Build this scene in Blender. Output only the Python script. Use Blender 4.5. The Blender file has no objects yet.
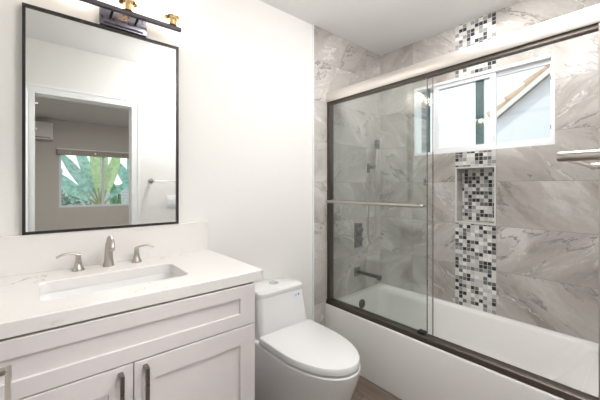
import bpy, bmesh, math, random
from mathutils import Vector, Matrix
random.seed(7)
scn = bpy.context.scene
C = scn.collection
PI = math.pi

# ------------------------------------------------------------------ camera
H = 1.26
cam_d = bpy.data.cameras.new('camera')
cam_d.sensor_width = 36
cam_d.lens = 308.8 / 600 * 36
cam_d.shift_y = -12.67 / 600
cam_d.clip_start = 0.01
cam = bpy.data.objects.new('camera', cam_d); C.objects.link(cam)
cam.location = (0, 0, H)
cam.rotation_euler = (PI / 2, 0, -math.radians(40.217))
scn.camera = cam

# ------------------------------------------------------------------ light
w = bpy.data.worlds.new('world'); scn.world = w; w.use_nodes = True
nt = w.node_tree; nt.nodes.clear()
out = nt.nodes.new('ShaderNodeOutputWorld')
bg = nt.nodes.new('ShaderNodeBackground')
tc = nt.nodes.new('ShaderNodeTexCoord'); sep = nt.nodes.new('ShaderNodeSeparateXYZ')
cr = nt.nodes.new('ShaderNodeValToRGB')
cr.color_ramp.elements[0].position = 0.0; cr.color_ramp.elements[0].color = (1, 1, 1, 1)
cr.color_ramp.elements[1].position = 0.6; cr.color_ramp.elements[1].color = (0.42, 0.68, 0.80, 1)
nt.links.new(tc.outputs['Generated'], sep.inputs[0]); nt.links.new(sep.outputs['Z'], cr.inputs[0])
nt.links.new(cr.outputs[0], bg.inputs[0]); bg.inputs[1].default_value = 1.15
nt.links.new(bg.outputs[0], out.inputs[0])

def lamp(name, kind, loc, energy, col, rot=(0, 0, 0), **kw):
    d = bpy.data.lights.new(name, kind); d.energy = energy; d.color = col
    for k, v in kw.items(): setattr(d, k, v)
    o = bpy.data.objects.new(name, d); C.objects.link(o); o.location = loc; o.rotation_euler = rot
    return o
sun = lamp('sun', 'SUN', (0, 0, 10), 0.9, (1, 0.93, 0.82), angle=math.radians(1))
sun.rotation_euler = Vector((0.55, -0.15, -0.8)).to_track_quat('-Z', 'Y').to_euler()
# unseen fill lamps added to brighten the bathroom, the tub and the bedroom
lamp('bathroom_fill_point', 'POINT', (1.22, 0.42, 2.29), 12.5, (1, 0.985, 0.97), shadow_soft_size=0.10)  # added point fill, also lights the ceiling
lamp('bathroom_fill_disk', 'AREA', (1.22, 0.42, 2.43), 6, (1, 0.985, 0.97), shape='DISK', size=0.36)  # added downward fill, kept out of view
lamp('tub_fill_disk', 'AREA', (2.0, 0.75, 2.43), 2.5, (1, 0.97, 0.94), shape='DISK', size=0.3)  # added fill over tub and tiles
lamp('bedroom_fill_disk', 'AREA', (0.8, -1.0, 2.43), 32, (1.0, 0.96, 0.93), shape='DISK', size=0.6)  # added fill for the far bedroom wall

scn.view_settings.view_transform = 'Standard'
scn.view_settings.look = 'None'
scn.view_settings.exposure = 0.55
scn.view_settings.gamma = 1
scn.view_settings.use_curve_mapping = False

# ------------------------------------------------------------------ materials
def mat(name, col, rough=0.5, metal=0.0, spec=0.5, emit=None, estr=0, coat=0.0):
    m = bpy.data.materials.new(name); m.use_nodes = True
    b = m.node_tree.nodes['Principled BSDF']
    b.inputs['Base Color'].default_value = (*col, 1)
    b.inputs['Roughness'].default_value = rough
    b.inputs['Metallic'].default_value = metal
    b.inputs['Specular IOR Level'].default_value = spec
    b.inputs['Coat Weight'].default_value = coat
    b.inputs['Coat Roughness'].default_value = 0.05
    if emit:
        b.inputs['Emission Color'].default_value = (*emit, 1); b.inputs['Emission Strength'].default_value = estr
    return m

class NB:
    """small node-building helper"""
    def __init__(s, m):
        s.m = m; s.t = m.node_tree; s.b = s.t.nodes['Principled BSDF']
    def n(s, typ, **kw):
        x = s.t.nodes.new(typ)
        for k, v in kw.items(): setattr(x, k, v)
        return x
    def put(s, sock, v):
        if isinstance(v, (int, float)): sock.default_value = v
        elif isinstance(v, tuple): sock.default_value = v if len(v) == len(sock.default_value) else (*v, 1)
        else: s.t.links.new(v, sock)
    def math(s, op, a, b=0.0, c=0.0):
        x = s.n('ShaderNodeMath', operation=op)
        s.put(x.inputs[0], a); s.put(x.inputs[1], b); s.put(x.inputs[2], c)
        return x.outputs[0]
    def vmath(s, op, a, b=(0, 0, 0)):
        x = s.n('ShaderNodeVectorMath', operation=op); s.put(x.inputs[0], a)
        if op == 'SCALE': s.put(x.inputs['Scale'], b)
        else: s.put(x.inputs[1], b)
        return x.outputs[0]
    def pos(s):
        x = s.n('ShaderNodeTexCoord'); return x.outputs['Object']
    def xyz(s, v):
        x = s.n('ShaderNodeSeparateXYZ'); s.put(x.inputs[0], v); return x.outputs
    def comb(s, a, b, c):
        x = s.n('ShaderNodeCombineXYZ')
        for i, v in enumerate((a, b, c)): s.put(x.inputs[i], v)
        return x.outputs[0]
    def noise(s, v, scale, detail=4, rough=0.5, dist=0.0):
        x = s.n('ShaderNodeTexNoise'); s.put(x.inputs['Vector'], v); s.put(x.inputs['Scale'], scale)
        s.put(x.inputs['Detail'], detail); s.put(x.inputs['Roughness'], rough); s.put(x.inputs['Distortion'], dist)
        return x.outputs['Fac']
    def white(s, v):
        x = s.n('ShaderNodeTexWhiteNoise'); s.put(x.inputs['Vector'], v); return x.outputs
    def ramp(s, f, stops, interp='LINEAR'):
        x = s.n('ShaderNodeValToRGB'); s.put(x.inputs[0], f); r = x.color_ramp; r.interpolation = interp
        r.elements[0].position, r.elements[0].color = stops[0][0], (*stops[0][1], 1)
        r.elements[1].position, r.elements[1].color = stops[-1][0], (*stops[-1][1], 1)
        for p, c in stops[1:-1]:
            e = r.elements.new(p); e.color = (*c, 1)
        return x.outputs[0]
    def mix(s, f, a, b):
        x = s.n('ShaderNodeMix', data_type='RGBA'); s.put(x.inputs[0], f)
        s.put(x.inputs[6], a); s.put(x.inputs[7], b); return x.outputs[2]
    def mapr(s, v, a, b, c=0.0, d=1.0):
        x = s.n('ShaderNodeMapRange'); s.put(x.inputs[0], v)
        for i, q in enumerate((a, b, c, d)): s.put(x.inputs[i + 1], q)
        return x.outputs[0]

def marble_tile(name, axis, u0, tw, z0, th, shade=1.03):
    m = mat(name, (0.5, 0.5, 0.5), 0.28, spec=0.45)
    k = NB(m); p = k.pos(); X = k.xyz(p)
    u = X[axis]; z = X[2]
    iu = k.math('DIVIDE', k.math('SUBTRACT', u, u0), tw); iz = k.math('DIVIDE', k.math('SUBTRACT', z, z0), th)
    fu = k.math('FLOOR', iu); fz = k.math('FLOOR', iz)
    wn = k.white(k.comb(fu, fz, axis * 3.7 + 1.3))
    off = k.vmath('SCALE', wn[1], 9.0)
    # diagonal streak space: stretch along the (1,-1)/(1,1) diagonal
    sgn = k.math('SUBTRACT', k.math('MULTIPLY', k.math('GREATER_THAN', wn[0], 0.5), 2.0), 1.0)
    zs = k.math('MULTIPLY', z, sgn); du = k.math('ADD', u, zs); dv = k.math('SUBTRACT', u, zs)
    q = k.vmath('ADD', k.comb(k.math('MULTIPLY', du, 0.55), k.math('MULTIPLY', dv, 1.5 if axis == 1 else 1.2), 0.0), off)
    warp = k.noise(q, 3.0, 5, 0.6)
    q2 = k.vmath('ADD', q, k.comb(k.math('MULTIPLY', warp, 0.5), k.math('MULTIPLY', warp, 0.7), 0.0))
    n1 = k.noise(q2, 2.2, 8, 0.62)
    base = k.ramp(n1, [(0.30, (0.29 * shade, 0.262 * shade, 0.24 * shade)), (0.44, (0.44 * shade, 0.41 * shade, 0.385 * shade)),
                       (0.56, (0.53 * shade, 0.505 * shade, 0.48 * shade)), (0.68, (0.68 * shade, 0.66 * shade, 0.64 * shade))])
    n2 = k.noise(q2, 1.7, 6, 0.55)
    ridge = k.math('ABSOLUTE', k.math('SUBTRACT', n2, 0.5))
    vein = k.mapr(ridge, 0.0, 0.014, 1.0, 0.0)
    msk = k.mapr(k.noise(q, 2.3, 2), 0.42, 0.55, 0.0, 1.0)
    c1 = k.mix(k.math('MULTIPLY', vein, msk), base, (0.22 * shade, 0.205 * shade, 0.19 * shade))
    n3 = k.noise(k.vmath('ADD', q2, (3.1, 1.7, 5.0)), 2.6, 6, 0.6)
    r3 = k.math('ABSOLUTE', k.math('SUBTRACT', n3, 0.5))
    v3 = k.mapr(r3, 0.0, 0.014, 0.8, 0.0)
    c2 = k.mix(k.math('MULTIPLY', v3, k.mapr(k.noise(q, 3.1, 2), 0.42, 0.6, 0.0, 1.0)), c1, (0.80 * shade, 0.79 * shade, 0.77 * shade))
    fr = k.noise(p, 70, 3, 0.7)
    c2 = k.mix(k.mapr(fr, 0.35, 0.75, 0.0, 0.22), c2, (0.38 * shade, 0.35 * shade, 0.33 * shade))
    # grout
    eu = k.math('MULTIPLY', k.math('SUBTRACT', 0.5, k.math('ABSOLUTE', k.math('SUBTRACT', k.math('FRACT', iu), 0.5))), tw)
    ez = k.math('MULTIPLY', k.math('SUBTRACT', 0.5, k.math('ABSOLUTE', k.math('SUBTRACT', k.math('FRACT', iz), 0.5))), th)
    e = k.math('MINIMUM', eu, ez)
    g = k.mapr(e, 0.0009, 0.0018, 1.0, 0.0)
    c3 = k.mix(g, c2, (0.33, 0.31, 0.29))
    k.put(k.b.inputs['Base Color'], c3)
    k.put(k.b.inputs['Roughness'], k.mapr(g, 0, 1, 0.28, 0.8))
    return m

def mosaic(name, axis, u0, z0, s=0.0268):
    m = mat(name, (0.5, 0.5, 0.5), 0.15)
    k = NB(m); X = k.xyz(k.pos()); u = X[axis]; z = X[2]
    iu = k.math('DIVIDE', k.math('SUBTRACT', u, u0), s); iz = k.math('DIVIDE', k.math('SUBTRACT', z, z0), s)
    wn = k.white(k.comb(k.math('FLOOR', iu), k.math('FLOOR', iz), 2.5))
    col = k.ramp(wn[0], [(0.0, (0.045, 0.046, 0.05)), (0.17, (0.15, 0.15, 0.16)), (0.33, (0.32, 0.32, 0.33)),
                         (0.50, (0.55, 0.55, 0.53)), (0.68, (0.68, 0.67, 0.64)), (0.86, (0.80, 0.80, 0.78))], 'CONSTANT')
    eu = k.math('SUBTRACT', 0.5, k.math('ABSOLUTE', k.math('SUBTRACT', k.math('FRACT', iu), 0.5)))
    ez = k.math('SUBTRACT', 0.5, k.math('ABSOLUTE', k.math('SUBTRACT', k.math('FRACT', iz), 0.5)))
    g = k.mapr(k.math('MINIMUM', eu, ez), 0.035, 0.06, 1.0, 0.0)
    k.put(k.b.inputs['Base Color'], k.mix(g, col, (0.60, 0.59, 0.57)))
    k.put(k.b.inputs['Roughness'], k.mapr(g, 0, 1, 0.14, 0.8))
    return m

def quartz(name):
    m = mat(name, (0.82, 0.80, 0.78), 0.22)
    k = NB(m); p = k.pos()
    wv = k.noise(p, 2.3, 5, 0.6)
    q = k.vmath('ADD', p, k.comb(k.math('MULTIPLY', wv, 0.6), wv, wv))
    r = k.math('ABSOLUTE', k.math('SUBTRACT', k.noise(q, 2.0, 4, 0.5), 0.5))
    v = k.math('MULTIPLY', k.mapr(r, 0, 0.008, 1, 0), k.mapr(k.noise(p, 3.5, 2), 0.5, 0.62, 0, 0.8))
    k.put(k.b.inputs['Base Color'], k.mix(v, (0.82, 0.805, 0.785), (0.42, 0.40, 0.38)))
    return m

def paint(name, col, rough=0.6, bump=0.02):
    m = mat(name, col, rough, spec=0.3); k = NB(m)
    b = k.n('ShaderNodeBump'); b.inputs['Strength'].default_value = bump; b.inputs['Distance'].default_value = 0.002
    k.put(b.inputs['Height'], k.noise(k.pos(), 220, 3)); k.put(k.b.inputs['Normal'], b.outputs[0])
    return m

def wood_tile(name):
    m = mat(name, (0.15, 0.12, 0.1), 0.35); k = NB(m); X = k.xyz(k.pos())
    iu = k.math('DIVIDE', X[0], 0.15); row = k.math('FLOOR', iu)
    iv = k.math('DIVIDE', k.math('ADD', X[1], k.math('MULTIPLY', row, 0.37)), 0.9)
    wn = k.white(k.comb(row, k.math('FLOOR', iv), 4.0))
    q = k.vmath('ADD', k.comb(k.math('MULTIPLY', X[0], 26), k.math('MULTIPLY', X[1], 2.2), 0.0), k.vmath('SCALE', wn[1], 8.0))
    g = k.noise(q, 1.0, 6, 0.65, 0.6)
    col = k.ramp(g, [(0.3, (0.09, 0.066, 0.052)), (0.5, (0.165, 0.125, 0.10)), (0.7, (0.25, 0.20, 0.165))])
    col = k.mix(k.mapr(wn[0], 0, 1, 0, 0.25), col, (0.22, 0.18, 0.15))
    e = k.math('MINIMUM', k.math('MULTIPLY', k.math('SUBTRACT', 0.5, k.math('ABSOLUTE', k.math('SUBTRACT', k.math('FRACT', iu), 0.5))), 0.15),
               k.math('MULTIPLY', k.math('SUBTRACT', 0.5, k.math('ABSOLUTE', k.math('SUBTRACT', k.math('FRACT', iv), 0.5))), 0.9))
    k.put(k.b.inputs['Base Color'], k.mix(k.mapr(e, 0.001, 0.002, 1, 0), col, (0.05, 0.04, 0.035)))
    return m

def brushed(name, col, rough=0.28):
    m = mat(name, col, rough, metal=1.0); k = NB(m)
    k.put(k.b.inputs['Roughness'], k.mapr(k.noise(k.pos(), 60, 3), 0.3, 0.7, rough - 0.05, rough + 0.06))
    return m

def clear_glass(name, tint, ior=1.5):
    m = bpy.data.materials.new(name); m.use_nodes = True; t = m.node_tree; t.nodes.clear()
    o = t.nodes.new('ShaderNodeOutputMaterial'); mx = t.nodes.new('ShaderNodeMixShader')
    tr = t.nodes.new('ShaderNodeBsdfTransparent'); tr.inputs[0].default_value = (*tint, 1)
    gl = t.nodes.new('ShaderNodeBsdfGlossy'); gl.inputs['Roughness'].default_value = 0.0; gl.inputs[0].default_value = (1, 1, 1, 1)
    f = t.nodes.new('ShaderNodeFresnel'); ge = t.nodes.new('ShaderNodeNewGeometry'); mr_ = t.nodes.new('ShaderNodeMapRange')
    mr_.inputs[3].default_value = ior; mr_.inputs[4].default_value = 1 / ior      # same Fresnel on both faces of the pane
    t.links.new(ge.outputs['Backfacing'], mr_.inputs[0]); t.links.new(mr_.outputs[0], f.inputs[0])
    t.links.new(f.outputs[0], mx.inputs[0]); t.links.new(tr.outputs[0], mx.inputs[1]); t.links.new(gl.outputs[0], mx.inputs[2])
    t.links.new(mx.outputs[0], o.inputs[0]); return m

def leafy(name, c1, c2, sc=12):
    m = mat(name, c1, 0.5); k = NB(m)
    k.put(k.b.inputs['Base Color'], k.mix(k.mapr(k.noise(k.pos(), sc, 3), 0.35, 0.65), c1, c2)); return m

M = dict(
    wall=paint('warm_white_wall_paint', (0.84, 0.83, 0.81)),
    ceil=paint('ceiling_paint', (0.86, 0.855, 0.845)),
    bed=paint('bedroom_wall_paint', (0.64, 0.62, 0.58)),
    trim=mat('white_gloss_trim', (0.88, 0.89, 0.90), 0.3),
    tileR=marble_tile('grey_marble_tile_window_wall', 1, 0.123, 0.61, 0.10, 0.30),
    tileF=marble_tile('grey_marble_tile_faucet_wall', 0, 1.53, 0.61, 0.10, 0.30),
    mosaic=mosaic('glass_stone_mosaic', 1, 0.733, 0.402),
    floor=wood_tile('wood_look_floor_tile'),
    quartz=quartz('white_quartz'),
    cab=paint('cabinet_white', (0.75, 0.715, 0.72), 0.38, 0.005),
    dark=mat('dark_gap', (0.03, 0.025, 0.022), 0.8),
    ceramic=mat('white_ceramic', (0.86, 0.86, 0.865), 0.08, coat=0.5),
    acry=mat('white_acrylic_tub', (0.86, 0.85, 0.83), 0.12, coat=0.3),
    nickel=brushed('brushed_nickel', (0.50, 0.465, 0.43), 0.32),
    header=brushed('satin_nickel_rail', (0.80, 0.76, 0.73), 0.34),
    darkrail=brushed('shaded_nickel_track', (0.13, 0.112, 0.10), 0.45),  # nickel lying in shade, the darkness put into the base colour
    graph=brushed('graphite_pull', (0.30, 0.28, 0.27), 0.3),
    chrome=mat('chrome', (0.78, 0.78, 0.80), 0.06, metal=1),
    black=mat('black_frame_metal', (0.035, 0.03, 0.03), 0.35, metal=0.3),
    gun=brushed('gunmetal_plate', (0.23, 0.22, 0.27), 0.3),
    gold=brushed('brushed_gold', (0.86, 0.62, 0.32), 0.22),
    bar=mat('dark_bar_metal', (0.10, 0.095, 0.11), 0.5, metal=0.6),
    dnick=brushed('dark_nickel', (0.17, 0.165, 0.16), 0.3),
    mirror=mat('mirror_silver', (0.93, 0.95, 0.945), 0.0, metal=1),
    glass=clear_glass('shower_glass', (0.962, 0.978, 0.970)),
    pane=clear_glass('window_glass', (0.98, 0.99, 0.99)),
    vinyl=mat('white_vinyl', (0.85, 0.87, 0.90), 0.3),
    vinylg=mat('dark_teal_frame_strip', (0.10, 0.17, 0.17), 0.4),  # stile's darkening behind the pane put into the colour; frame channel shares it
    opal=mat('opal_bulb_glass', (0.95, 0.93, 0.88), 0.3, emit=(1, 0.91, 0.80), estr=10),
    label=mat('label_paper', (0.80, 0.82, 0.90), 0.5),
    blue=mat('label_ink', (0.08, 0.10, 0.45), 0.5),
    rubber=mat('black_rubber', (0.02, 0.02, 0.02), 0.5),
    plate=mat('white_switch_plastic', (0.86, 0.88, 0.89), 0.3),
    stucco=paint('white_stucco', (0.87, 0.85, 0.88), 0.9, 0.2),
    fascia=mat('cream_fascia_board', (0.85, 0.80, 0.74), 0.5),
    roof=leafy('terracotta_roof_tile', (0.55, 0.32, 0.20), (0.70, 0.50, 0.34), 5),
    leaf=leafy('banana_leaf_green', (0.22, 0.48, 0.38), (0.52, 0.72, 0.62)),
    leafy_=leafy('banana_leaf_yellow_green', (0.48, 0.66, 0.26), (0.72, 0.80, 0.45)),
    hedge=leafy('hedge_green', (0.18, 0.32, 0.27), (0.42, 0.58, 0.50), 25),
    stem=leafy('plant_stem', (0.45, 0.42, 0.22), (0.30, 0.35, 0.15), 9),
    cactus=leafy('cactus_green', (0.08, 0.25, 0.10), (0.18, 0.38, 0.18), 20),
    soil=leafy('garden_soil', (0.30, 0.25, 0.20), (0.42, 0.36, 0.30), 5),
    blind=mat('taupe_blind', (0.42, 0.385, 0.34), 0.6),
    acw=mat('air_conditioner_plastic', (0.70, 0.69, 0.68), 0.4),
)
def block_wall(name):
    m = mat(name, (0.7, 0.65, 0.6), 0.9); k = NB(m); p = k.pos(); X = k.xyz(p)
    b = k.n('ShaderNodeTexBrick'); k.put(b.inputs['Vector'], k.comb(X[0], X[2], 0.0))
    k.put(b.inputs['Color1'], (0.72, 0.66, 0.62)); k.put(b.inputs['Color2'], (0.80, 0.76, 0.72)); k.put(b.inputs['Mortar'], (0.5, 0.46, 0.43))
    b.inputs['Scale'].default_value = 2.5; b.inputs['Mortar Size'].default_value = 0.012
    k.put(k.b.inputs['Base Color'], b.outputs[0]); return m
M['block'] = block_wall('garden_block_wall')

# ------------------------------------------------------------------ mesh helpers
def NEW(): return bmesh.new()
def box(bm, x0, x1, y0, y1, z0, z1, bev=0.0, seg=2):
    v = [bm.verts.new((x, y, z)) for x in (x0, x1) for y in (y0, y1) for z in (z0, z1)]
    fs = [(0, 1, 3, 2), (4, 6, 7, 5), (0, 4, 5, 1), (2, 3, 7, 6), (0, 2, 6, 4), (1, 5, 7, 3)]
    F = [bm.faces.new([v[i] for i in f]) for f in fs]
    if bev > 0:
        es = list({e for f in F for e in f.edges})
        bmesh.ops.bevel(bm, geom=es, offset=bev, segments=seg, affect='EDGES', profile=0.5)
    return bm
def loft(bm, loops, cap0=True, cap1=True, closed=False):
    L = [[bm.verts.new(p) for p in lp] for lp in loops]
    n = len(L[0]); pairs = list(zip(L[:-1], L[1:]))
    if closed: pairs.append((L[-1], L[0]))
    for a, b in pairs:
        for i in range(n):
            j = (i + 1) % n
            bm.faces.new((a[i], a[j], b[j], b[i]))
    if not closed:
        if cap0: bm.faces.new(list(reversed(L[0])))
        if cap1: bm.faces.new(L[-1])
    return bm
def rrect(x0, x1, y0, y1, r, z, n=6):
    """rounded rectangle loop in the xy plane; r may be a 4-tuple (x1y1, x0y1, x0y0, x1y0)"""
    if not isinstance(r, tuple): r = (r,) * 4
    pts = []
    for (cx, cy, a0, rr) in ((x1, y1, 0, r[0]), (x0, y1, 90, r[1]), (x0, y0, 180, r[2]), (x1, y0, 270, r[3])):
        sx = 1 if cx == x1 else -1; sy = 1 if cy == y1 else -1
        for i in range(n + 1):
            a = math.radians(a0 + 90 * i / n)
            pts.append((cx - sx * rr + rr * math.cos(a), cy - sy * rr + rr * math.sin(a), z))
    return pts
def tube(bm, pts, r, seg=12, cap=True):
    pts = [Vector(p) for p in pts]; n = len(pts)
    rad = r if isinstance(r, (list, tuple)) else [r] * n
    up = None; loops = []
    for i, p in enumerate(pts):
        d = (pts[min(i + 1, n - 1)] - pts[max(i - 1, 0)]).normalized()
        if up is None:
            up = Vector((0, 0, 1)) if abs(d.z) < 0.9 else Vector((1, 0, 0))
        s = d.cross(up).normalized(); up = s.cross(d).normalized()
        rr = rad[i] if isinstance(rad[i], tuple) else (rad[i], rad[i])
        loops.append([p + s * math.cos(2 * PI * k / seg) * rr[0] + up * math.sin(2 * PI * k / seg) * rr[1] for k in range(seg)])
    return loft(bm, loops, cap, cap)
def lathe(bm, c, prof, axis='z', seg=24, cap0=True, cap1=True):
    c = Vector(c); loops = []
    for (r, h) in prof:
        lp = []
        for k in range(seg):
            a = 2 * PI * k / seg; u, v = r * math.cos(a), r * math.sin(a)
            lp.append(c + (Vector((u, v, h)) if axis == 'z' else Vector((u, h, v)) if axis == 'y' else Vector((h, u, v))))
        loops.append(lp)
    return loft(bm, loops, cap0, cap1)
def smooth_curve(pts, n=8):
    P = [Vector(p) for p in pts]; P = [P[0] * 2 - P[1]] + P + [P[-1] * 2 - P[-2]]; o = []
    for i in range(1, len(P) - 2):
        for k in range(n):
            t = k / n
            o.append(0.5 * ((2 * P[i]) + (-P[i - 1] + P[i + 1]) * t + (2 * P[i - 1] - 5 * P[i] + 4 * P[i + 1] - P[i + 2]) * t * t + (-P[i - 1] + 3 * P[i] - 3 * P[i + 1] + P[i + 2]) * t ** 3))
    o.append(P[-2]); return o

def put(name, bm, m, parent=None, smooth=False, base=None):
    bmesh.ops.recalc_face_normals(bm, faces=bm.faces[:])
    root = parent
    while root is not None and root.parent is not None: root = root.parent
    if root is not None: off = Vector(root.location)
    elif base is not None: off = Vector(base)
    else: off = Vector((0, 0, 0))
    bmesh.ops.translate(bm, verts=bm.verts[:], vec=-off)
    me = bpy.data.meshes.new(name); bm.to_mesh(me); bm.free()
    me.materials.append(m)
    if smooth:
        for p in me.polygons: p.use_smooth = True
        me.set_sharp_from_angle(angle=math.radians(38))
    o = bpy.data.objects.new(name, me); C.objects.link(o)
    if parent is not None: o.parent = parent
    elif base is not None: o.location = base
    return o
def tag(o, label=None, cat=None, group=None, kind=None):
    if label: o['label'] = label
    if cat: o['category'] = cat
    if group: o['group'] = group
    if kind: o['kind'] = kind
    return o
def thing(name, label, cat, loc=(0, 0, 0), group=None):
    o = bpy.data.objects.new(name, None); C.objects.link(o); o.location = loc; o.empty_display_size = 0.05
    return tag(o, label, cat, group)
def struct(name, bm, m, label, cat, **kw):
    o = put(name, bm, m, **kw); tag(o, label, cat, kind='structure'); return o

# ------------------------------------------------------------------ room constants
YW = 1.662          # vanity wall
XW = 2.348          # window wall
YE = 0.048          # entry wall (inner face)
YT = 0.142          # tub end wall
XL = -0.29          # left wall
CE = 2.445          # ceiling
TX = 1.532          # where the tiling starts
WY0, WY1, WZ0, WZ1 = 0.425, 1.328, 1.517, 2.065    # window opening
NY0, NY1, NZ0, NZ1 = 0.745, 0.989, 1.012, 1.397    # niche opening
DX0, DX1, DZ = -0.025, 0.666, 2.015                # doorway
YB = -3.60          # bedroom far wall

# ------------------------------------------------------------------ structure
b = NEW(); box(b, -1.6, 2.62, YB - 0.12, 1.80, -0.06, 0.0)
struct('floor', b, M['floor'], 'dark brown wood-look plank tile floor in front of the bathtub', 'floor')
b = NEW(); box(b, -1.6, 2.62, YB - 0.12, 1.80, CE, CE + 0.06)
struct('ceiling', b, M['ceil'], 'smooth off-white ceiling above the shower', 'ceiling')
b = NEW(); box(b, XL - 0.12, 2.62, YW, 1.78, 0, CE)
wf = struct('wall_front', b, M['wall'], 'warm white painted wall behind mirror, vanity and toilet', 'wall')
b = NEW(); box(b, TX, XW, YW - 0.006, YW, 0, CE)
put('tile_facing', b, M['tileF'], wf)
b = NEW(); box(b, TX - 0.011, TX, YW - 0.009, YW, 0, CE)
put('edge_trim', b, M['trim'], wf)
b = NEW(); box(b, XL - 0.12, XL, -0.07, YW, 0, CE)
struct('wall_left', b, M['wall'], 'white painted wall left of the vanity', 'wall')

b = NEW()
NB_ = XW + 0.095
box(b, XW, 2.56, YE - 0.118, YW, 0, NZ0); box(b, XW, 2.56, YE - 0.118, NY0, NZ0, NZ1); box(b, XW, 2.56, NY1, YW, NZ0, NZ1)
box(b, NB_, 2.56, NY0, NY1, NZ0, NZ1)
box(b, XW, 2.56, YE - 0.118, YW, NZ1, WZ0)
box(b, XW, 2.56, YE - 0.118, WY0, WZ0, WZ1); box(b, XW, 2.56, WY1, YW, WZ0, WZ1)
box(b, XW, 2.56, YE - 0.118, YW, WZ1, CE)
wr = struct('wall_right', b, M['tileR'], 'grey marble tiled wall above the bathtub with window and niche', 'wall')
for (za, zb) in ((0.40, NZ0 - 0.012), (NZ1 + 0.012, WZ0 - 0.004), (WZ1 + 0.002, CE)):
    b = NEW(); box(b, XW - 0.002, XW, 0.733, 1.001, za, zb); put('mosaic_strip', b, M['mosaic'], wr)
b = NEW(); box(b, NB_ - 0.002, NB_, NY0, NY1, NZ0, NZ1); put('niche_back', b, M['mosaic'], wr)
b = NEW()
e = 0.010
box(b, XW - 0.006, XW + 0.002, NY0 - e, NY1 + e, NZ1, NZ1 + e); box(b, XW - 0.006, XW + 0.002, NY0 - e, NY1 + e, NZ0 - e, NZ0)
box(b, XW - 0.006, XW + 0.002, NY0 - e, NY0, NZ0, NZ1); box(b, XW - 0.006, XW + 0.002, NY1, NY1 + e, NZ0, NZ1)
put('niche_trim', b, mat('niche_edge_white', (0.74, 0.73, 0.71), 0.3), wr)

b = NEW()
box(b, -1.6, DX0 - 0.012, YE - 0.118, YE, 0, CE); box(b, DX1 + 0.012, XW, YE - 0.118, YE, 0, CE); box(b, DX0 - 0.012, DX1 + 0.012, YE - 0.118, YE, DZ + 0.012, CE)
struct('wall_back', b, M['wall'], 'white entry wall with the doorway, seen in the mirror', 'wall')
b = NEW(); box(b, 1.63, XW, YE, YT, 0, CE)
struct('wall_tub_end', b, M['tileF'], 'tiled wall stub closing the near end of the bathtub', 'wall')

# door casing
b = NEW()
for (a0, a1) in ((0.0, 0.050), (0.050, 0.072)):
    d = 0.010 if a0 == 0 else 0.015
    box(b, DX0 - a1, DX0 - a0, YE, YE + d, 0, DZ + a1); box(b, DX1 + a0, DX1 + a1, YE, YE + d, 0, DZ + a1)
    box(b, DX0 - a0, DX1 + a0, YE, YE + d, DZ + a0, DZ + a1)
box(b, DX0 - 0.012, DX0, YE - 0.118, YE, 0, DZ); box(b, DX1, DX1 + 0.012, YE - 0.118, YE, 0, DZ); box(b, DX0 - 0.012, DX1 + 0.012, YE - 0.118, YE, DZ, DZ + 0.012)
tr1 = struct('trim_1', b, M['trim'], 'white moulded casing around the bathroom doorway', 'door frame')
for hz in (1.94, 1.73):
    b = NEW(); box(b, DX0, DX0 + 0.020, YE - 0.03, YE - 0.024, hz - 0.008, hz + 0.008); put('hinge', b, M['chrome'], tr1)

# open door leaf against the left wall
ang = math.atan2(0.69, -0.032)
dd = Vector((math.cos(ang), math.sin(ang), 0)); dn = Vector((dd.y, -dd.x, 0))     # dn points to +x side
O = Vector((-0.045, YE + 0.022, 0))
def dpt(a, n, z): return O + dd * a + dn * n + Vector((0, 0, z))
def dbox(bm, a0, a1, n0, n1, z0, z1, bev=0):
    t = NEW(); box(t, a0, a1, n0, n1, z0, z1, bev)
    for v in t.verts: v.co = dpt(v.co.x, v.co.y, v.co.z)
    me = bpy.data.meshes.new('tmp'); t.to_mesh(me); t.free(); bm.from_mesh(me); bpy.data.meshes.remove(me)
b = NEW(); dbox(b, 0, 0.69, -0.056, -0.020, 0.01, 2.01, 0.002)
dr = struct('door_1', b, M['trim'], 'white bathroom door opened against the left wall', 'door')
b = NEW()
hz = 0.957
dbox(b, 0.605, 0.655, -0.020, -0.014, hz - 0.025, hz + 0.025, 0.001)
dbox(b, 0.627, 0.637, -0.014, 0.032, hz - 0.005, hz + 0.005, 0.001)
dbox(b, 0.510, 0.637, 0.032, 0.040, hz - 0.006, hz + 0.006, 0.001)
h = put('door_handle', b, M['nickel'], dr, smooth=True)
tag(h, 'square brushed nickel lever handle')

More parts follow.
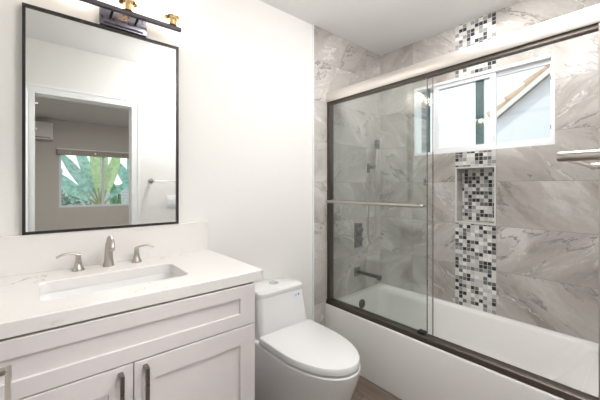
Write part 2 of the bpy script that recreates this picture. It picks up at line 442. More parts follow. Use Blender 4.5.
# ------------------------------------------------------------------ bathroom window (slider, left sash partly open)
def frame_yz(bm, x0, x1, y0, y1, z0, z1, t, tz=None):
    tz = tz or t
    box(bm, x0, x1, y0, y1, z0, z0 + tz); box(bm, x0, x1, y0, y1, z1 - tz, z1)
    box(bm, x0, x1, y0, y0 + t, z0 + tz, z1 - tz); box(bm, x0, x1, y1 - t, y1, z0 + tz, z1 - tz)
b = NEW(); frame_yz(b, XW + 0.004, XW + 0.085, WY0, WY1, WZ0, WZ1, 0.018, 0.020)
w1 = struct('window_1', b, M['vinyl'], 'white sliding window high in the tiled shower wall', 'window')
b = NEW(); frame_yz(b, XW + 0.002, XW + 0.004, WY0 - 0.012, WY1 + 0.012, WZ0 - 0.010, WZ1 + 0.010, 0.020)
put('window_frame_lip', b, M['vinyl'], w1)
def sash(x0, y0, y1, st, m, nm, stile_l=None):
    bb = NEW(); z0, z1 = WZ0 + 0.020, WZ1 - 0.020
    box(bb, x0, x0 + 0.024, y0, y1, z0, z0 + 0.026); box(bb, x0, x0 + 0.024, y0, y1, z1 - 0.026, z1)
    box(bb, x0, x0 + 0.024, y0, y0 + st, z0 + 0.026, z1 - 0.026)
    sl = stile_l or st
    box(bb, x0, x0 + 0.024, y1 - sl, y1, z0 + 0.026, z1 - 0.026)
    f = put(nm, bb, m, w1)
    bb = NEW(); box(bb, x0 + 0.010, x0 + 0.014, y0 + st, y1 - sl, z0 + 0.026, z1 - 0.026)
    g = put('pane', bb, M['pane'], f); return f
sash(XW + 0.018, 0.742, 1.172, 0.036, M['vinyl'], 'sliding_sash')
sash(XW + 0.048, 0.443, 0.880, 0.012, M['vinyl'], 'fixed_sash', 0.052)
b = NEW(); box(b, XW + 0.0475, XW + 0.048, 0.826, 0.880, WZ0 + 0.024, WZ1 - 0.024); box(b, XW + 0.046, XW + 0.05, 1.215, 1.245, WZ0 + 0.020, WZ1 - 0.020)
o = put('meeting_stile', b, M['vinylg'], w1); tag(o, 'dark teal stile seen through the sliding pane')
for zz in (1.63, 1.93):
    b = NEW(); box(b, XW + 0.04, XW + 0.048, 0.444, 0.453, zz - 0.012, zz + 0.012); put('latch', b, M['rubber'], w1)

# ------------------------------------------------------------------ mirror
mx0, mx1, mz0, mz1 = -0.051, 0.557, H - 0.189, H + 0.731
mr = thing('wall_mirror', 'large rectangular mirror with thin black frame above the sink', 'mirror', ((mx0 + mx1) / 2, YW, mz0))
b = NEW(); t = 0.0105; y0, y1 = YW - 0.024, YW - 0.001
box(b, mx0, mx1, y0, y1, mz0, mz0 + t); box(b, mx0, mx1, y0, y1, mz1 - t, mz1)
box(b, mx0, mx0 + t, y0, y1, mz0 + t, mz1 - t); box(b, mx1 - t, mx1, y0, y1, mz0 + t, mz1 - t)
put('mirror_frame', b, M['black'], mr)
b = NEW(); box(b, mx0 + t, mx1 - t, YW - 0.016, YW - 0.002, mz0 + t, mz1 - t); put('mirror_glass', b, M['mirror'], mr)

# ------------------------------------------------------------------ vanity light
vl = thing('vanity_light', 'three-lamp wall light with black bar and gold sockets above the mirror', 'wall light', (0.308, YW, H + 0.74))
b = NEW(); box(b, 0.208, 0.402, YW - 0.030, YW - 0.001, H + 0.735, H + 0.832, 0.003)
put('wall_plate', b, M['gun'], vl, smooth=True)
b = NEW(); box(b, 0.224, 0.386, YW - 0.034, YW - 0.030, H + 0.742, H + 0.749)
put('plate_ridge', b, M['black'], vl)
zb = H + 0.788; yb = YW - 0.092
b = NEW(); box(b, 0.06, 0.545, yb - 0.009, yb + 0.009, zb - 0.009, zb + 0.009, 0.0015)
put('cross_bar', b, M['bar'], vl)
for x in (0.250, 0.352):
    b = NEW(); tube(b, [(x, YW - 0.030, zb - 0.012), (x, yb + 0.009, zb)], 0.006); put('arm', b, M['black'], vl, smooth=True)
for x in (0.115, 0.308, 0.501):
    b = NEW(); lathe(b, (x, yb, zb + 0.009), [(0.022, 0), (0.022, 0.026), (0.026, 0.030), (0.037, 0.034), (0.037, 0.042), (0.018, 0.042)])
    s = put('socket', b, M['gold'], vl, smooth=True)
    b = NEW(); lathe(b, (x, yb, zb + 0.051), [(0.016, 0), (0.018, 0.015), (0.030, 0.035), (0.034, 0.055), (0.030, 0.078), (0.015, 0.090), (0.003, 0.093)])
    put('bulb', b, M['opal'], s, smooth=True)

# ------------------------------------------------------------------ vanity cabinet
cx0, cx1, cyf = -0.235, 0.681, 1.105
vc = thing('vanity_cabinet', 'white shaker vanity cabinet under the quartz countertop', 'cabinet', ((cx0 + cx1) / 2, 1.38, 0))
b = NEW(); box(b, cx0, cx1, cyf + 0.002, YW - 0.002, 0.10, 0.66); box(b, cx0, cx1, cyf + 0.002, cyf + 0.06, 0.66, 0.868)
box(b, cx0, cx0 + 0.02, cyf + 0.06, YW - 0.002, 0.66, 0.868); box(b, cx1 - 0.02, cx1, cyf + 0.06, YW - 0.002, 0.66, 0.868)
put('cabinet_body', b, M['cab'], vc)
b = NEW(); box(b, cx0 + 0.01, cx1 - 0.01, cyf + 0.08, YW - 0.01, 0.0, 0.10); put('toe_kick', b, M['cab'], vc)
def rl(x0, x1, z0, z1, y): return [(x0, y, z0), (x1, y, z0), (x1, y, z1), (x0, y, z1)]
def shaker(name, x0, x1, z0, z1, rs, rz, parent, fy=cyf):
    bb = NEW(); c = 0.0015
    loft(bb, [rl(x0, x1, z0, z1, fy + 0.002), rl(x0, x1, z0, z1, fy - 0.018 + c), rl(x0 + c, x1 - c, z0 + c, z1 - c, fy - 0.018),
              rl(x0 + rs - c, x1 - rs + c, z0 + rz - c, z1 - rz + c, fy - 0.018), rl(x0 + rs, x1 - rs, z0 + rz, z1 - rz, fy - 0.010)])
    return put(name, bb, M['cab'], parent)
FX0, FX1 = cx0 + 0.002, cx1 - 0.003
shaker('false_front', FX0, FX1, 0.706, 0.866, 0.068, 0.050, vc, cyf + 0.002)
seam = 0.230
for (x0, x1, px) in ((FX0, seam - 0.0015, seam - 0.037), (seam + 0.0015, FX1, seam + 0.034)):
    d = shaker('door', x0, x1, 0.115, 0.702, 0.068, 0.072, vc, cyf + 0.002)
    b = NEW(); ph = 0.006
    box(b, px - ph, px + ph, cyf - 0.047, cyf - 0.037, 0.515, 0.687, 0.001)
    box(b, px - ph, px + ph, cyf - 0.037, cyf - 0.016, 0.675, 0.687); box(b, px - ph, px + ph, cyf - 0.037, cyf - 0.016, 0.515, 0.527)
    put('handle', b, M['graph'], d)
# countertop with sink cut-out
kx0, kx1, kyf, kz0, kz1 = -0.27, 0.721, 1.088, 0.874, 0.915
sx0, sx1, sy0, sy1 = 0.002, 0.458, 1.216, 1.460
def hole(z, g=0.0): return rrect(sx0 - g, sx1 + g, sy0 - g, sy1 + g, 0.035, z, 6)
def outer(z, g=0.0): return rrect(kx0 + g, kx1 - g, kyf + g, YW - 0.001 - g, 0.004, z, 6)
b = NEW(); loft(b, [hole(kz0), hole(kz1 - 0.003), hole(kz1, 0.003), outer(kz1, 0.0025), outer(kz1 - 0.0025), outer(kz0)], closed=True)
ct = put('countertop', b, M['quartz'], base=(0.225, 1.38, kz0)); tag(ct, 'white quartz countertop with a rectangular sink cut-out', 'countertop')
b = NEW(); box(b, kx0, kx1, YW - 0.020, YW - 0.0005, kz1, H - 0.189, 0.001)
bs = put('backsplash', b, M['quartz'], base=(0.225, YW, kz1)); tag(bs, 'low white quartz backsplash along the wall under the mirror', 'backsplash')
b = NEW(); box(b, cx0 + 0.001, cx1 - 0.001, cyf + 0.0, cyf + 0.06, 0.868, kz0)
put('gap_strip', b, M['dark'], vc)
# sink
sk = thing('sink', 'white rectangular undermount sink set in the quartz countertop', 'sink', (0.23, 1.34, 0.74))
def skl(z, g, r): return rrect(sx0 + g, sx1 - g, sy0 + g, sy1 - g, r, z, 6)
b = NEW()
loft(b, [skl(kz0 - 0.001, -0.022, 0.04), skl(kz0 - 0.001, -0.003, 0.036), skl(kz0 - 0.006, -0.001, 0.036), skl(kz0 - 0.09, 0.008, 0.036), skl(kz0 - 0.115, 0.018, 0.045),
         skl(kz0 - 0.128, 0.045, 0.05), skl(kz0 - 0.132, 0.09, 0.03), skl(kz0 - 0.142, 0.09, 0.03), skl(kz0 - 0.138, 0.03, 0.05), skl(kz0 - 0.11, -0.006, 0.05), skl(kz0 - 0.012, -0.022, 0.04)], closed=False, cap0=False, cap1=False)
bmesh.ops.holes_fill(b, edges=[e for e in b.edges if e.is_boundary and all(abs(v.co.z - (kz0 - 0.132)) < 1e-4 for v in e.verts)])
box(b, sx0 + 0.08, sx1 - 0.08, sy0 + 0.08, sy1 - 0.08, kz0 - 0.142, kz0 - 0.1325)
put('basin', b, M['ceramic'], sk, smooth=True)
b = NEW(); lathe(b, (0.23, 1.34, kz0 - 0.1325), [(0.022, 0), (0.022, 0.003), (0.014, 0.004), (0.012, 0.002)], seg=24); put('drain', b, M['chrome'], sk, smooth=True)

# faucet
fc = thing('faucet', 'brushed nickel three-piece faucet with lever handles behind the sink', 'faucet', (0.235, 1.58, kz1))
fx, fy, fz = 0.235, 1.582, kz1
b = NEW()
pts = smooth_curve([(fx, fy, fz), (fx, fy, fz + 0.03), (fx, fy - 0.002, fz + 0.075), (fx, fy - 0.012, fz + 0.108), (fx, fy - 0.036, fz + 0.122), (fx, fy - 0.066, fz + 0.110), (fx, fy - 0.086, fz + 0.083)], 5)
n = len(pts); rr = []
for i in range(n):
    q = i / (n - 1)
    if q < 0.17: rr.append(0.0235 - 0.0065 * (q / 0.17))
    elif q < 0.5: rr.append(0.017 - 0.004 * (q - 0.17) / 0.33)
    elif q < 0.8: rr.append((0.013 + 0.0035 * (q - 0.5) / 0.3, 0.012))
    else: rr.append((0.0165, 0.012 - 0.001 * (q - 0.8) / 0.2))
tube(b, pts, rr, 20)
put('spout', b, M['nickel'], fc, smooth=True)
for (hx, sgn) in ((0.125, -1), (0.345, 1)):
    b = NEW()
    lathe(b, (hx, fy - 0.005, fz), [(0.022, 0), (0.022, 0.004), (0.016, 0.016), (0.0115, 0.035), (0.0095, 0.055), (0.0095, 0.066), (0.007, 0.070), (0.001, 0.071)], seg=20)
    hp = smooth_curve([(hx - sgn * 0.006, fy - 0.005, fz + 0.064), (hx + sgn * 0.015, fy - 0.007, fz + 0.071), (hx + sgn * 0.045, fy - 0.012, fz + 0.073), (hx + sgn * 0.072, fy - 0.018, fz + 0.064)], 5)
    k = len(hp); tube(b, hp, [(0.0085 - 0.001 * i / k, 0.0055 - 0.0015 * i / k) for i in range(k)], 12)
    put('handle', b, M['nickel'], fc, smooth=True)

# ------------------------------------------------------------------ toilet
tcx = 1.098
tl = thing('toilet', 'white one-piece skirted toilet between vanity and bathtub', 'toilet', (tcx, 1.30, 0))
def dshape(hw, yb_, yf, z, rb=0.03, n=30, p=2.05):
    """D outline: flat back at yb_, egg-shaped front at yf"""
    L = yb_ - yf; ys = yf + min(L * 0.66, 0.33); pts = []
    for i in range(n + 1):                          # front arc from +x to -x
        a = -i / n * PI
        c, s = math.cos(a), math.sin(a)
        pts.append((tcx + hw * math.copysign(abs(c) ** (2 / p), c), ys - (ys - yf) * abs(s) ** (2 / p), z))
    for i in range(5):
        a = PI - i / 4 * PI / 2; pts.append((tcx - hw + rb * (1 + math.cos(a)) , yb_ - rb + rb * math.sin(a), z))
    for i in range(5):
        a = PI / 2 - i / 4 * PI / 2; pts.append((tcx + hw - rb + rb * math.cos(a), yb_ - rb + rb * math.sin(a), z))
    return pts
b = NEW()
loft(b, [dshape(0.140, 1.655, 1.02, 0.0), dshape(0.143, 1.655, 1.015, 0.03), dshape(0.155, 1.655, 0.99, 0.14), dshape(0.170, 1.655, 0.955, 0.26), dshape(0.182, 1.655, 0.925, 0.34),
         dshape(0.188, 1.655, 0.915, 0.385), dshape(0.188, 1.655, 0.914, 0.398), dshape(0.184, 1.655, 0.919, 0.403)])
put('bowl', b, M['ceramic'], tl, smooth=True)
b = NEW(); loft(b, [dshape(0.178, 1.440, 0.930, 0.402, 0.02), dshape(0.180, 1.442, 0.928, 0.404, 0.02), dshape(0.180, 1.442, 0.928, 0.409, 0.02), dshape(0.178, 1.440, 0.930, 0.411, 0.02)])
put('seat', b, M['ceramic'], tl, smooth=True)
b = NEW(); loft(b, [dshape(0.184, 1.430, 0.922, 0.410, 0.02), dshape(0.187, 1.432, 0.918, 0.414, 0.02), dshape(0.187, 1.432, 0.918, 0.437, 0.02), dshape(0.184, 1.430, 0.921, 0.443, 0.02), dshape(0.176, 1.424, 0.930, 0.446, 0.02)])
put('lid', b, M['ceramic'], tl, smooth=True)
def tk(hw, yf, z, r=0.035): return rrect(tcx + 0.016 - hw, tcx + 0.016 + hw, yf, 1.655, (0.006, 0.006, r, r), z, 6)
b = NEW(); loft(b, [tk(0.180, 1.440, 0.40), tk(0.180, 1.444, 0.45), tk(0.175, 1.462, 0.55), tk(0.170, 1.472, 0.625)])
put('tank', b, M['ceramic'], tl, smooth=True)
b = NEW(); loft(b, [tk(0.168, 1.474, 0.626), tk(0.170, 1.472, 0.629), tk(0.170, 1.472, 0.650), tk(0.164, 1.480, 0.660), tk(0.150, 1.495, 0.664, 0.03)])
ld = put('tank_lid', b, M['ceramic'], tl, smooth=True)
b = NEW(); lathe(b, (tcx + 0.020, 1.575, 0.6635), [(0.033, 0), (0.033, 0.004), (0.029, 0.006), (0.026, 0.0045)], seg=28)
put('button_ring', b, M['chrome'], tl, smooth=True)
for s in (-1, 1):
    b = NEW(); lp = [(tcx + 0.020 + s * 0.0015, 1.575 - 0.023), ] + [(tcx + 0.020 + s * (0.0015 + 0.0225 * math.cos(a)), 1.575 + 0.023 * math.sin(a)) for a in [(-PI / 2 + PI * i / 10) for i in range(1, 10)]] + [(tcx + 0.020 + s * 0.0015, 1.575 + 0.023)]
    loft(b, [[(x, y, 0.668) for x, y in lp], [(x, y, 0.672) for x, y in lp]]); put('flush_button', b, M['chrome'], tl)
b = NEW()
def on_tank(x, z): # front plane of tank between z=.55 and .625
    return (x, 1.462 + (z - 0.55) / 0.075 * 0.010 - 0.0012, z)
loft(b, [[on_tank(1.195, 0.583), on_tank(1.238, 0.583), on_tank(1.238, 0.613), on_tank(1.195, 0.613)], [tuple(Vector(on_tank(x, z)) - Vector((0, 0.0005, 0))) for x, z in ((1.195, 0.583), (1.238, 0.583), (1.238, 0.613), (1.195, 0.613))]])
lb = put('label_sticker', b, M['label'], tl)
b = NEW(); cc = on_tank(1.228, 0.600)
lathe(b, (cc[0], cc[1] - 0.0012, cc[2]), [(0.006, 0), (0.006, 0.0008)], 'y', 14); box(b, 1.200, 1.215, cc[1] - 0.0016, cc[1] - 0.0006, 0.602, 0.604)
box(b, 1.200, 1.213, cc[1] - 0.0020, cc[1] - 0.0010, 0.594, 0.596)
put('label_print', b, M['blue'], lb)

# ------------------------------------------------------------------ bathtub
ax = 1.645
tb = thing('bathtub', 'white alcove bathtub behind the shower door rail', 'bathtub', ((ax + XW) / 2, 0.9, 0))
def tz(p): return [(x, y, z + 0.019 * max(0, min(1, (x - ax) / 0.7))) for x, y, z in p]
def tr_(x0, x1, y0, y1, r, z): return tz(rrect(x0, x1, y0, y1, r, z, 6))
b = NEW(); xe = XW - 0.002; ya, yb2 = YT + 0.001, YW - 0.007; Z = 0.384
loft(b, [rrect(ax, xe, ya, yb2, 0.004, 0.0, 6), rrect(ax, xe, ya, yb2, 0.004, Z - 0.012, 6), tr_(ax + 0.003, xe, ya, yb2, 0.004, Z - 0.003), tr_(ax + 0.012, xe, ya, yb2, 0.004, Z),
         tr_(ax + 0.085, xe - 0.034, ya + 0.075, yb2 - 0.045, 0.09, Z), tr_(ax + 0.093, xe - 0.042, ya + 0.085, yb2 - 0.052, 0.09, Z - 0.006),
         tr_(ax + 0.098, xe - 0.048, ya + 0.10, yb2 - 0.056, 0.09, Z - 0.02),
         rrect(ax + 0.125, xe - 0.085, ya + 0.26, yb2 - 0.085, 0.10, 0.19, 6), rrect(ax + 0.14, xe - 0.10, ya + 0.31, yb2 - 0.10, 0.10, 0.12, 6),
         rrect(ax + 0.18, xe - 0.14, ya + 0.37, yb2 - 0.14, 0.08, 0.085, 6)])
put('tub_shell', b, M['acry'], tb, smooth=True)
b = NEW(); oy = yb2 - 0.063
lathe(b, (2.0, oy, 0.315), [(0.036, 0), (0.036, -0.010), (0.030, -0.014), (0.008, -0.014), (0.007, -0.020), (0.001, -0.020)], 'y', 26)
put('overflow_cover', b, M['dnick'], tb, smooth=True)

# ------------------------------------------------------------------ sliding shower door
sd = thing('shower_door', 'frameless sliding glass tub door with satin nickel header', 'shower door', (1.69, 0.9, 0.384))
dx = 1.672
b = NEW()
hp = [(dx - 0.008, H + 0.643), (dx - 0.012, H + 0.649), (dx - 0.012, H + 0.708), (dx - 0.006, H + 0.716), (dx + 0.030, H + 0.718), (dx + 0.046, H + 0.708), (dx + 0.046, H + 0.646), (dx - 0.004, H + 0.646)]
loft(b, [[(x, YT + 0.001, z) for x, z in hp], [(x, YW - 0.007, z) for x, z in hp]])
put('header_rail', b, M['header'], sd, smooth=True)
b = NEW(); box(b, dx + 0.002, dx + 0.040, YT + 0.002, YW - 0.008, H + 0.626, H + 0.646); put('header_track', b, M['darkrail'], sd)
b = NEW()
lowp = [(ax + 0.010, Z + 0.002), (ax + 0.014, Z + 0.028), (ax + 0.022, Z + 0.034), (ax + 0.062, Z + 0.036), (ax + 0.068, Z + 0.002)]
loft(b, [[(x, YT + 0.002, z) for x, z in lowp], [(x, YW - 0.008, z) for x, z in lowp]])
put('bottom_rail', b, M['darkrail'], sd, smooth=True)
for (y0, y1) in ((YW - 0.034, YW - 0.007), (YT + 0.001, YT + 0.026)):
    b = NEW(); box(b, dx - 0.004, dx + 0.040, y0, y1, Z + 0.03, H + 0.646, 0.002); put('side_channel', b, M['nickel'] if y0 < 1 else M['darkrail'], sd)
def panel(x, y0, y1):
    bb = NEW(); box(bb, x, x + 0.008, y0, y1, Z + 0.038, H + 0.640)
    g = put('glass_panel', bb, M['glass'], sd); return g
p1 = panel(dx + 0.004, 0.872, 1.640)
p2 = panel(dx + 0.026, 0.850, 1.630)
for g_, x, y in ((p1, dx + 0.004, 0.872), (p2, dx + 0.026, 0.850)):
    b = NEW(); box(b, x - 0.0005, x + 0.0085, y - 0.0025, y, Z + 0.040, H + 0.638); put('edge_seal', b, M['graph'], g_)
# towel bar on the outer panel
b = NEW(); tz_ = H - 0.105; xb = dx - 0.048
tube(b, smooth_curve([(dx + 0.004, 0.890, tz_), (xb + 0.012, 0.890, tz_), (xb, 0.902, tz_), (xb, 1.2, tz_), (xb, 1.585, tz_), (xb + 0.012, 1.60, tz_), (dx + 0.004, 1.60, tz_)], 5), 0.0100, 12)
for y in (0.890, 1.60): lathe(b, (dx + 0.0035, y, tz_), [(0.014, -0.006), (0.014, 0)], 'x', 16)
put('towel_bar', b, M['nickel'], p1, smooth=True)
b = NEW(); box(b, dx - 0.004, dx + 0.032, 0.885, 0.925, Z + 0.034, Z + 0.050, 0.002); put('bottom_guide', b, M['rubber'], sd)
b = NEW(); box(b, dx - 0.001, dx + 0.004, 0.876, 0.888, 1.27, 1.31); put('bumper', b, M['graph'], p1)

# ------------------------------------------------------------------ shower fittings on the tiled faucet wall
yt = YW - 0.006
vt = thing('shower_valve', 'square-plated dark nickel shower valve on the tiled wall', 'shower valve', (2.03, yt, 0.86))
b = NEW(); box(b, 1.985, 2.075, yt - 0.012, yt - 0.0005, 0.762, 0.962, 0.003); put('plate', b, M['dnick'], vt, smooth=True)
for z in (0.91, 0.83):
    b = NEW(); lathe(b, (2.03, yt - 0.012, z), [(0.024, 0), (0.024, -0.030), (0.020, -0.034)], 'y', 20)
    box(b, 2.022, 2.038, yt - 0.045, yt - 0.032, z - 0.050, z + 0.006, 0.002)
    put('knob', b, M['dnick'], vt, smooth=True)
sp = thing('tub_spout', 'long slim tub spout below the shower valve', 'tub spout', (2.02, yt, 0.55))
b = NEW(); box(b, 1.985, 2.055, yt - 0.010, yt - 0.0005, 0.525, 0.595, 0.003); put('flange', b, M['dnick'], sp, smooth=True)
b = NEW(); box(b, 2.004, 2.036, yt - 0.235, yt - 0.010, 0.550, 0.572, 0.003); box(b, 2.008, 2.032, yt - 0.233, yt - 0.210, 0.538, 0.552, 0.001); put('spout', b, M['dnick'], sp, smooth=True)
hs = thing('hand_shower', 'hand shower on wall bracket with long looping metal hose', 'hand shower', (2.17, yt, 1.43))
b = NEW(); box(b, 2.150, 2.185, yt - 0.012, yt - 0.0005, 1.385, 1.465, 0.003); box(b, 2.155, 2.180, yt - 0.050, yt - 0.012, 1.42, 1.445, 0.002)
box(b, 2.180, 2.205, yt - 0.052, yt - 0.030, 1.418, 1.447, 0.002)
put('bracket', b, M['dnick'], hs, smooth=True)
b = NEW(); hx_, hy_ = 2.205, yt - 0.055
tube(b, [(hx_, hy_, 1.39), (hx_, hy_, 1.405), (hx_, hy_ - 0.004, 1.50), (hx_, hy_ - 0.010, 1.59)], [0.009, 0.0115, 0.0115, 0.0125], 16)
put('wand', b, M['chrome'], hs, smooth=True)
b = NEW(); box(b, hx_ - 0.018, hx_ + 0.018, hy_ - 0.030, hy_ + 0.004, 1.585, 1.665, 0.006); put('spray_head', b, M['dnick'], hs, smooth=True)
b = NEW()
tube(b, smooth_curve([(hx_, hy_, 1.393), (hx_ + 0.006, hy_ + 0.004, 1.2), (hx_ + 0.012, hy_ + 0.012, 0.95), (hx_ + 0.005, hy_ + 0.016, 0.83), (hx_ - 0.030, hy_ + 0.018, 0.775), (hx_ - 0.070, hy_ + 0.02, 0.82), (hx_ - 0.072, hy_ + 0.024, 0.95), (hx_ - 0.052, hy_ + 0.026, 1.2), (2.166, yt - 0.030, 1.36), (2.166, yt - 0.020, 1.387)], 8), 0.0065, 10)
put('hose', b, M['nickel'], hs, smooth=True)

# ------------------------------------------------------------------ towel bar and switch on the entry wall
tb2 = thing('towel_bar', 'brushed nickel towel bar on the entry wall beside the doorway', 'towel bar', (1.06, YE, H + 0.06))
for x in (0.835, 1.285):
    b = NEW(); z = H + 0.064
    lathe(b, (x, YE, z), [(0.024, 0.0005), (0.024, 0.006), (0.0105, 0.010), (0.0105, 0.096), (0.0085, 0.099)], 'y', 24)
    put('post', b, M['nickel'], tb2, smooth=True)
b = NEW(); tube(b, [(0.835, YE + 0.085, H + 0.058), (1.285, YE + 0.085, H + 0.058)], 0.0045, 12); put('rod', b, M['nickel'], tb2, smooth=True)
sw = thing('light_switch', 'white double light switch plate below the towel bar, seen in mirror', 'light switch', (1.03, YE, H - 0.15))
b = NEW(); box(b, 0.975, 1.088, YE + 0.0005, YE + 0.006, H - 0.205, H - 0.085, 0.002); put('plate', b, M['plate'], sw, smooth=True)
for x in (1.008, 1.055):
    b = NEW(); box(b, x - 0.016, x + 0.016, YE + 0.006, YE + 0.010, H - 0.178, H - 0.112, 0.001); put('rocker', b, M['plate'], sw)

# ------------------------------------------------------------------ bedroom beyond the doorway (seen in the mirror)
BX0, BX1, BZ0, BZ1 = 0.27, 1.62, 0.90, 1.93
b = NEW()
box(b, -1.6, BX0, YB - 0.12, YB, 0, CE); box(b, BX1, 2.62, YB - 0.12, YB, 0, CE); box(b, BX0, BX1, YB - 0.12, YB, 0, BZ0); box(b, BX0, BX1, YB - 0.12, YB, BZ1, CE)
struct('wall_far', b, M['bed'], 'grey beige bedroom wall with a garden window, seen in mirror', 'wall')
b = NEW(); box(b, -1.72, -1.6, YB - 0.12, YE, 0, CE); struct('wall_bedroom_left', b, M['bed'], 'bedroom side wall on the air conditioner side', 'wall')
b = NEW(); box(b, 2.56, 2.68, YB - 0.12, YE - 0.118, 0, CE); struct('wall_bedroom_right', b, M['bed'], 'bedroom side wall opposite the air conditioner', 'wall')
b = NEW(); t = 0.035
box(b, BX0, BX1, YB - 0.08, YB - 0.02, BZ0, BZ0 + t); box(b, BX0, BX1, YB - 0.08, YB - 0.02, BZ1 - t, BZ1)
box(b, BX0, BX0 + t, YB - 0.08, YB - 0.02, BZ0 + t, BZ1 - t); box(b, BX1 - t, BX1, YB - 0.08, YB - 0.02, BZ0 + t, BZ1 - t)
box(b, 0.915, 0.955, YB - 0.075, YB - 0.025, BZ0 + t, BZ1 - t)
w2 = struct('window_2', b, M['vinyl'], 'white bedroom window looking onto the garden, seen in mirror', 'window')
for (x0, x1) in ((BX0 + t, 0.915), (0.955, BX1 - t)):
    b = NEW(); box(b, x0, x1, YB - 0.052, YB - 0.048, BZ0 + t, BZ1 - t); put('pane', b, M['pane'], w2)
bl = thing('window_blind', 'raised taupe blind along the top of the bedroom window', 'blind', (0.945, YB, 1.84))
b = NEW(); box(b, BX0 - 0.03, BX1 + 0.03, YB + 0.002, YB + 0.07, 1.835, 1.925, 0.004); put('valance', b, M['blind'], bl)
b = NEW(); box(b, BX0 - 0.03, BX1 + 0.03, YB + 0.002, YB + 0.075, 1.926, 1.945, 0.002); put('head_rail', b, M['trim'], bl)
for x in (0.42, 0.80, 1.25):
    b = NEW(); box(b, x - 0.012, x + 0.012, YB + 0.070, YB + 0.078, 1.865, 1.895); put('clip', b, M['graph'], bl)
ac = thing('air_conditioner', 'white wall-mounted split air conditioner high on the bedroom wall', 'air conditioner', (-0.2, YB, 2.05))
b = NEW(); box(b, -0.62, 0.19, YB + 0.001, YB + 0.21, 2.06, 2.36, 0.02, 3); put('casing', b, M['acw'], ac, smooth=True)
b = NEW(); box(b, -0.58, 0.15, YB + 0.208, YB + 0.214, 2.085, 2.105); put('air_vent', b, M['graph'], ac)

# ------------------------------------------------------------------ outdoors
b = NEW(); box(b, -6, 12, -12, YB - 0.12, -0.4, -0.2); 
g1 = struct('ground_garden', b, M['soil'], 'pale garden ground outside the bedroom window', 'ground')
b = NEW(); box(b, -4, 6, -8.3, -8.1, -0.2, 1.35)
o = put('garden_wall', b, M['block'], base=(1, -8.2, -0.2)); tag(o, 'pale concrete block garden wall beyond the plants, seen in mirror', 'garden wall')
def leaf_bm(b, base, tip, width, droop):
    base = Vector(base); tip = Vector(tip); n = 10; d = tip - base
    side = d.cross(Vector((0, 1, 0.25))).normalized(); rows = []
    for i in range(n + 1):
        q = i / n; c = base + d * q + Vector((0, 0, -droop * q * q)); wd = width * math.sin(min(1, q * 1.1 + 0.06) * PI) ** 0.6 if q < 0.95 else 0.01
        fold = Vector((0, 0.18 * wd, 0.0))
        rows.append([c - side * wd + fold, c, c + side * wd + fold])
    t = 0.004
    top = [[b.verts.new(p) for p in r] for r in rows]; bot = [[b.verts.new(p - Vector((0, t, t))) for p in r] for r in rows]
    for i in range(n):
        for j in range(2):
            b.faces.new((top[i][j], top[i][j + 1], top[i + 1][j + 1], top[i + 1][j]))
            b.faces.new((bot[i][j], bot[i + 1][j], bot[i + 1][j + 1], bot[i][j + 1]))
        b.faces.new((top[i][0], top[i + 1][0], bot[i + 1][0], bot[i][0])); b.faces.new((top[i][2], bot[i][2], bot[i + 1][2], top[i + 1][2]))
    b.faces.new((top[0][0], bot[0][0], bot[0][1], top[0][1])); b.faces.new((top[0][1], bot[0][1], bot[0][2], top[0][2]))
    b.faces.new((top[n][0], top[n][1], bot[n][1], bot[n][0])); b.faces.new((top[n][1], top[n][2], bot[n][2], bot[n][1]))
def banana(x, y, z, leaves, label, h=0.9):
    t = thing('banana_plant', label, 'plant', (x, y, z), 'broad-leaved plants outside the bedroom window')
    b = NEW(); tube(b, [(x, y, z), (x + 0.02, y, z + h * 0.5), (x, y, z + h)], [0.09, 0.07, 0.04], 12); put('trunk', b, M['stem'], t, smooth=True)
    for (tx_, ty_, tz2, wd, dr_, mm) in leaves:
        b = NEW(); tube(b, [(x, y, z + h * 0.9), (x + (tx_ - x) * 0.25, y + (ty_ - y) * .25, z + h * 0.9 + (tz2 - z - h * .9) * 0.25)], [0.025, 0.015], 8); put('leaf_stalk', b, M['stem'], t, smooth=True)
        b = NEW(); leaf_bm(b, (x + (tx_ - x) * 0.2, y + (ty_ - y) * .2, z + h * 0.9 + (tz2 - z - h * .9) * 0.2), (tx_, ty_, tz2), wd, dr_); put('leaf', b, mm, t)
banana(1.10, -5.2, -0.2, [(0.25, -5.1, 2.25, 0.11, 0.1, M['leaf']), (0.55, -5.4, 2.6, 0.11, 0.0, M['leaf']), (0.90, -5.2, 2.6, 0.10, 0.0, M['leafy_']), (0.0, -5.6, 1.9, 0.08, 0.1, M['leaf']), (1.9, -5.5, 1.7, 0.07, 0.2, M['leaf']), (1.15, -5.3, 2.6, 0.13, 0.0, M['leafy_']),
                         (1.55, -5.3, 2.4, 0.12, 0.0, M['leafy_']), (0.15, -5.3, 1.6, 0.10, 0.2, M['leaf'])], 'tall banana plant with wide fanning leaves outside the bedroom window', 1.1)
banana(2.1, -6.2, -0.2, [(1.5, -6.2, 2.2, 0.14, 0.1, M['leaf']), (1.9, -6.3, 2.5, 0.15, 0.1, M['leaf']), (2.5, -6.2, 2.2, 0.15, 0.2, M['leaf'])], 'smaller banana plant right of the tall one, near garden wall', 1.2)
b = NEW()
for i in range(700):
    a = Vector((random.gauss(0.35, 0.33), random.gauss(-6.0, 0.2), abs(random.gauss(0.6, 0.3)) - 0.1)); r = 0.09
    d = Vector((random.uniform(-1, 1), random.uniform(-1, 1), random.uniform(-.4, 1))).normalized(); s = d.orthogonal().normalized()
    v = [b.verts.new(a - d * r), b.verts.new(a + s * r * .45 + Vector((0, 0, .01))), b.verts.new(a + d * r), b.verts.new(a - s * r * .45)]
    b.faces.new(v)
hd = thing('hedge', 'low dark green bush in front of the garden wall, seen in mirror', 'bush', (0.35, -6.0, -0.2))
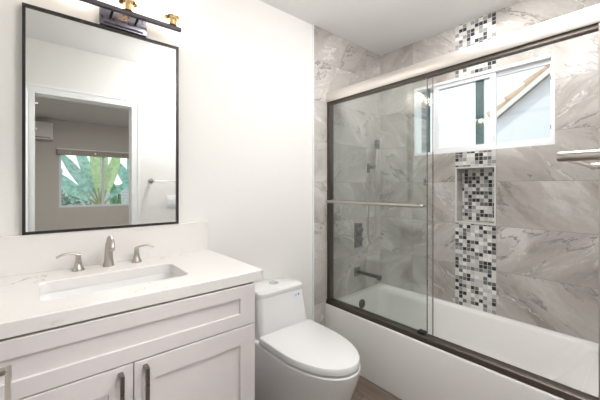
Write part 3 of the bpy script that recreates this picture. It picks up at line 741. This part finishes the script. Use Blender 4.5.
o = put('foliage', b, M['hedge'], hd); o.modifiers.new('thick', 'SOLIDIFY').thickness = 0.006
b = NEW()
for i in range(9): tube(b, [(0.35 + random.uniform(-.1, .1), -6 + random.uniform(-.05, .05), -0.2), (0.35 + random.uniform(-.4, .4), -6 + random.uniform(-.2, .2), 0.6)], 0.012, 6)
put('branches', b, M['stem'], hd)
b = NEW(); tube(b, [(1.42, -5.6, -0.2), (1.42, -5.6, 0.6), (1.42, -5.6, 1.25), (1.42, -5.6, 1.36)], [0.08, 0.085, 0.07, 0.02], 10)
tube(b, [(1.42, -5.6, 0.7), (1.52, -5.6, 0.75), (1.55, -5.6, 0.85), (1.55, -5.6, 1.1)], [0.04, 0.05, 0.05, 0.03], 10)
o = put('cactus', b, M['cactus'], base=(1.42, -5.6, -0.2), smooth=True); tag(o, 'small upright green cactus beside the tall banana plant', 'cactus')

# neighbour house seen through the shower window
hx0 = 5.0
nh = thing('neighbour_house', 'white neighbouring house with sloping terracotta tile roof, through window', 'house', (6.5, 0.0, 0.0))
zr = lambda y: H + 1.505 + (0.935 - y) * 0.775      # underside line of tiles along the rake
b = NEW()
y_hi, y_lo = -2.2, 1.60
pg = [(y_lo, -0.2), (y_hi, -0.2), (y_hi, zr(y_hi) - 0.05), (y_lo, zr(y_lo) - 0.05)]
loft(b, [[(hx0, y, z) for y, z in pg], [(9.0, y, z) for y, z in pg]])
put('house_wall', b, M['stucco'], nh)
b = NEW()
pg = [(y_lo, zr(y_lo) - 0.07), (y_hi, zr(y_hi) - 0.07), (y_hi, zr(y_hi)), (y_lo, zr(y_lo))]
loft(b, [[(hx0 - 0.12, y, z) for y, z in pg], [(hx0 - 0.08, y, z) for y, z in pg]])
put('fascia', b, M['fascia'], nh)
b = NEW()
L = 0.27; cur = y_lo + 0.03
sl = Vector((0, -1, 0.775)).normalized()
while cur > y_hi:
    p0 = Vector((0, cur, zr(cur) + 0.02)); p1 = p0 + sl * (L + 0.03)
    for xx in [hx0 - 0.05 + 0.2 * k for k in range(3)]:
        tube(b, [Vector((xx, 0, 0.030)) + p0, Vector((xx, 0, 0.0)) + p1], [0.075, 0.05], 12)
    cur -= L * 0.813
pg = [(y_lo, zr(y_lo) - 0.02), (y_hi, zr(y_hi) - 0.02), (y_hi, zr(y_hi) + 0.005), (y_lo, zr(y_lo) + 0.005)]
loft(b, [[(hx0 - 0.08, y, z) for y, z in pg], [(9.2, y, z) for y, z in pg]])
put('tiled_roof', b, M['roof'], nh, smooth=True)
b = NEW(); box(b, 2.62, 12, YB - 0.12, 8, -0.4, -0.2)
struct('ground_side', b, M['soil'], 'narrow side yard ground between the two houses', 'ground')
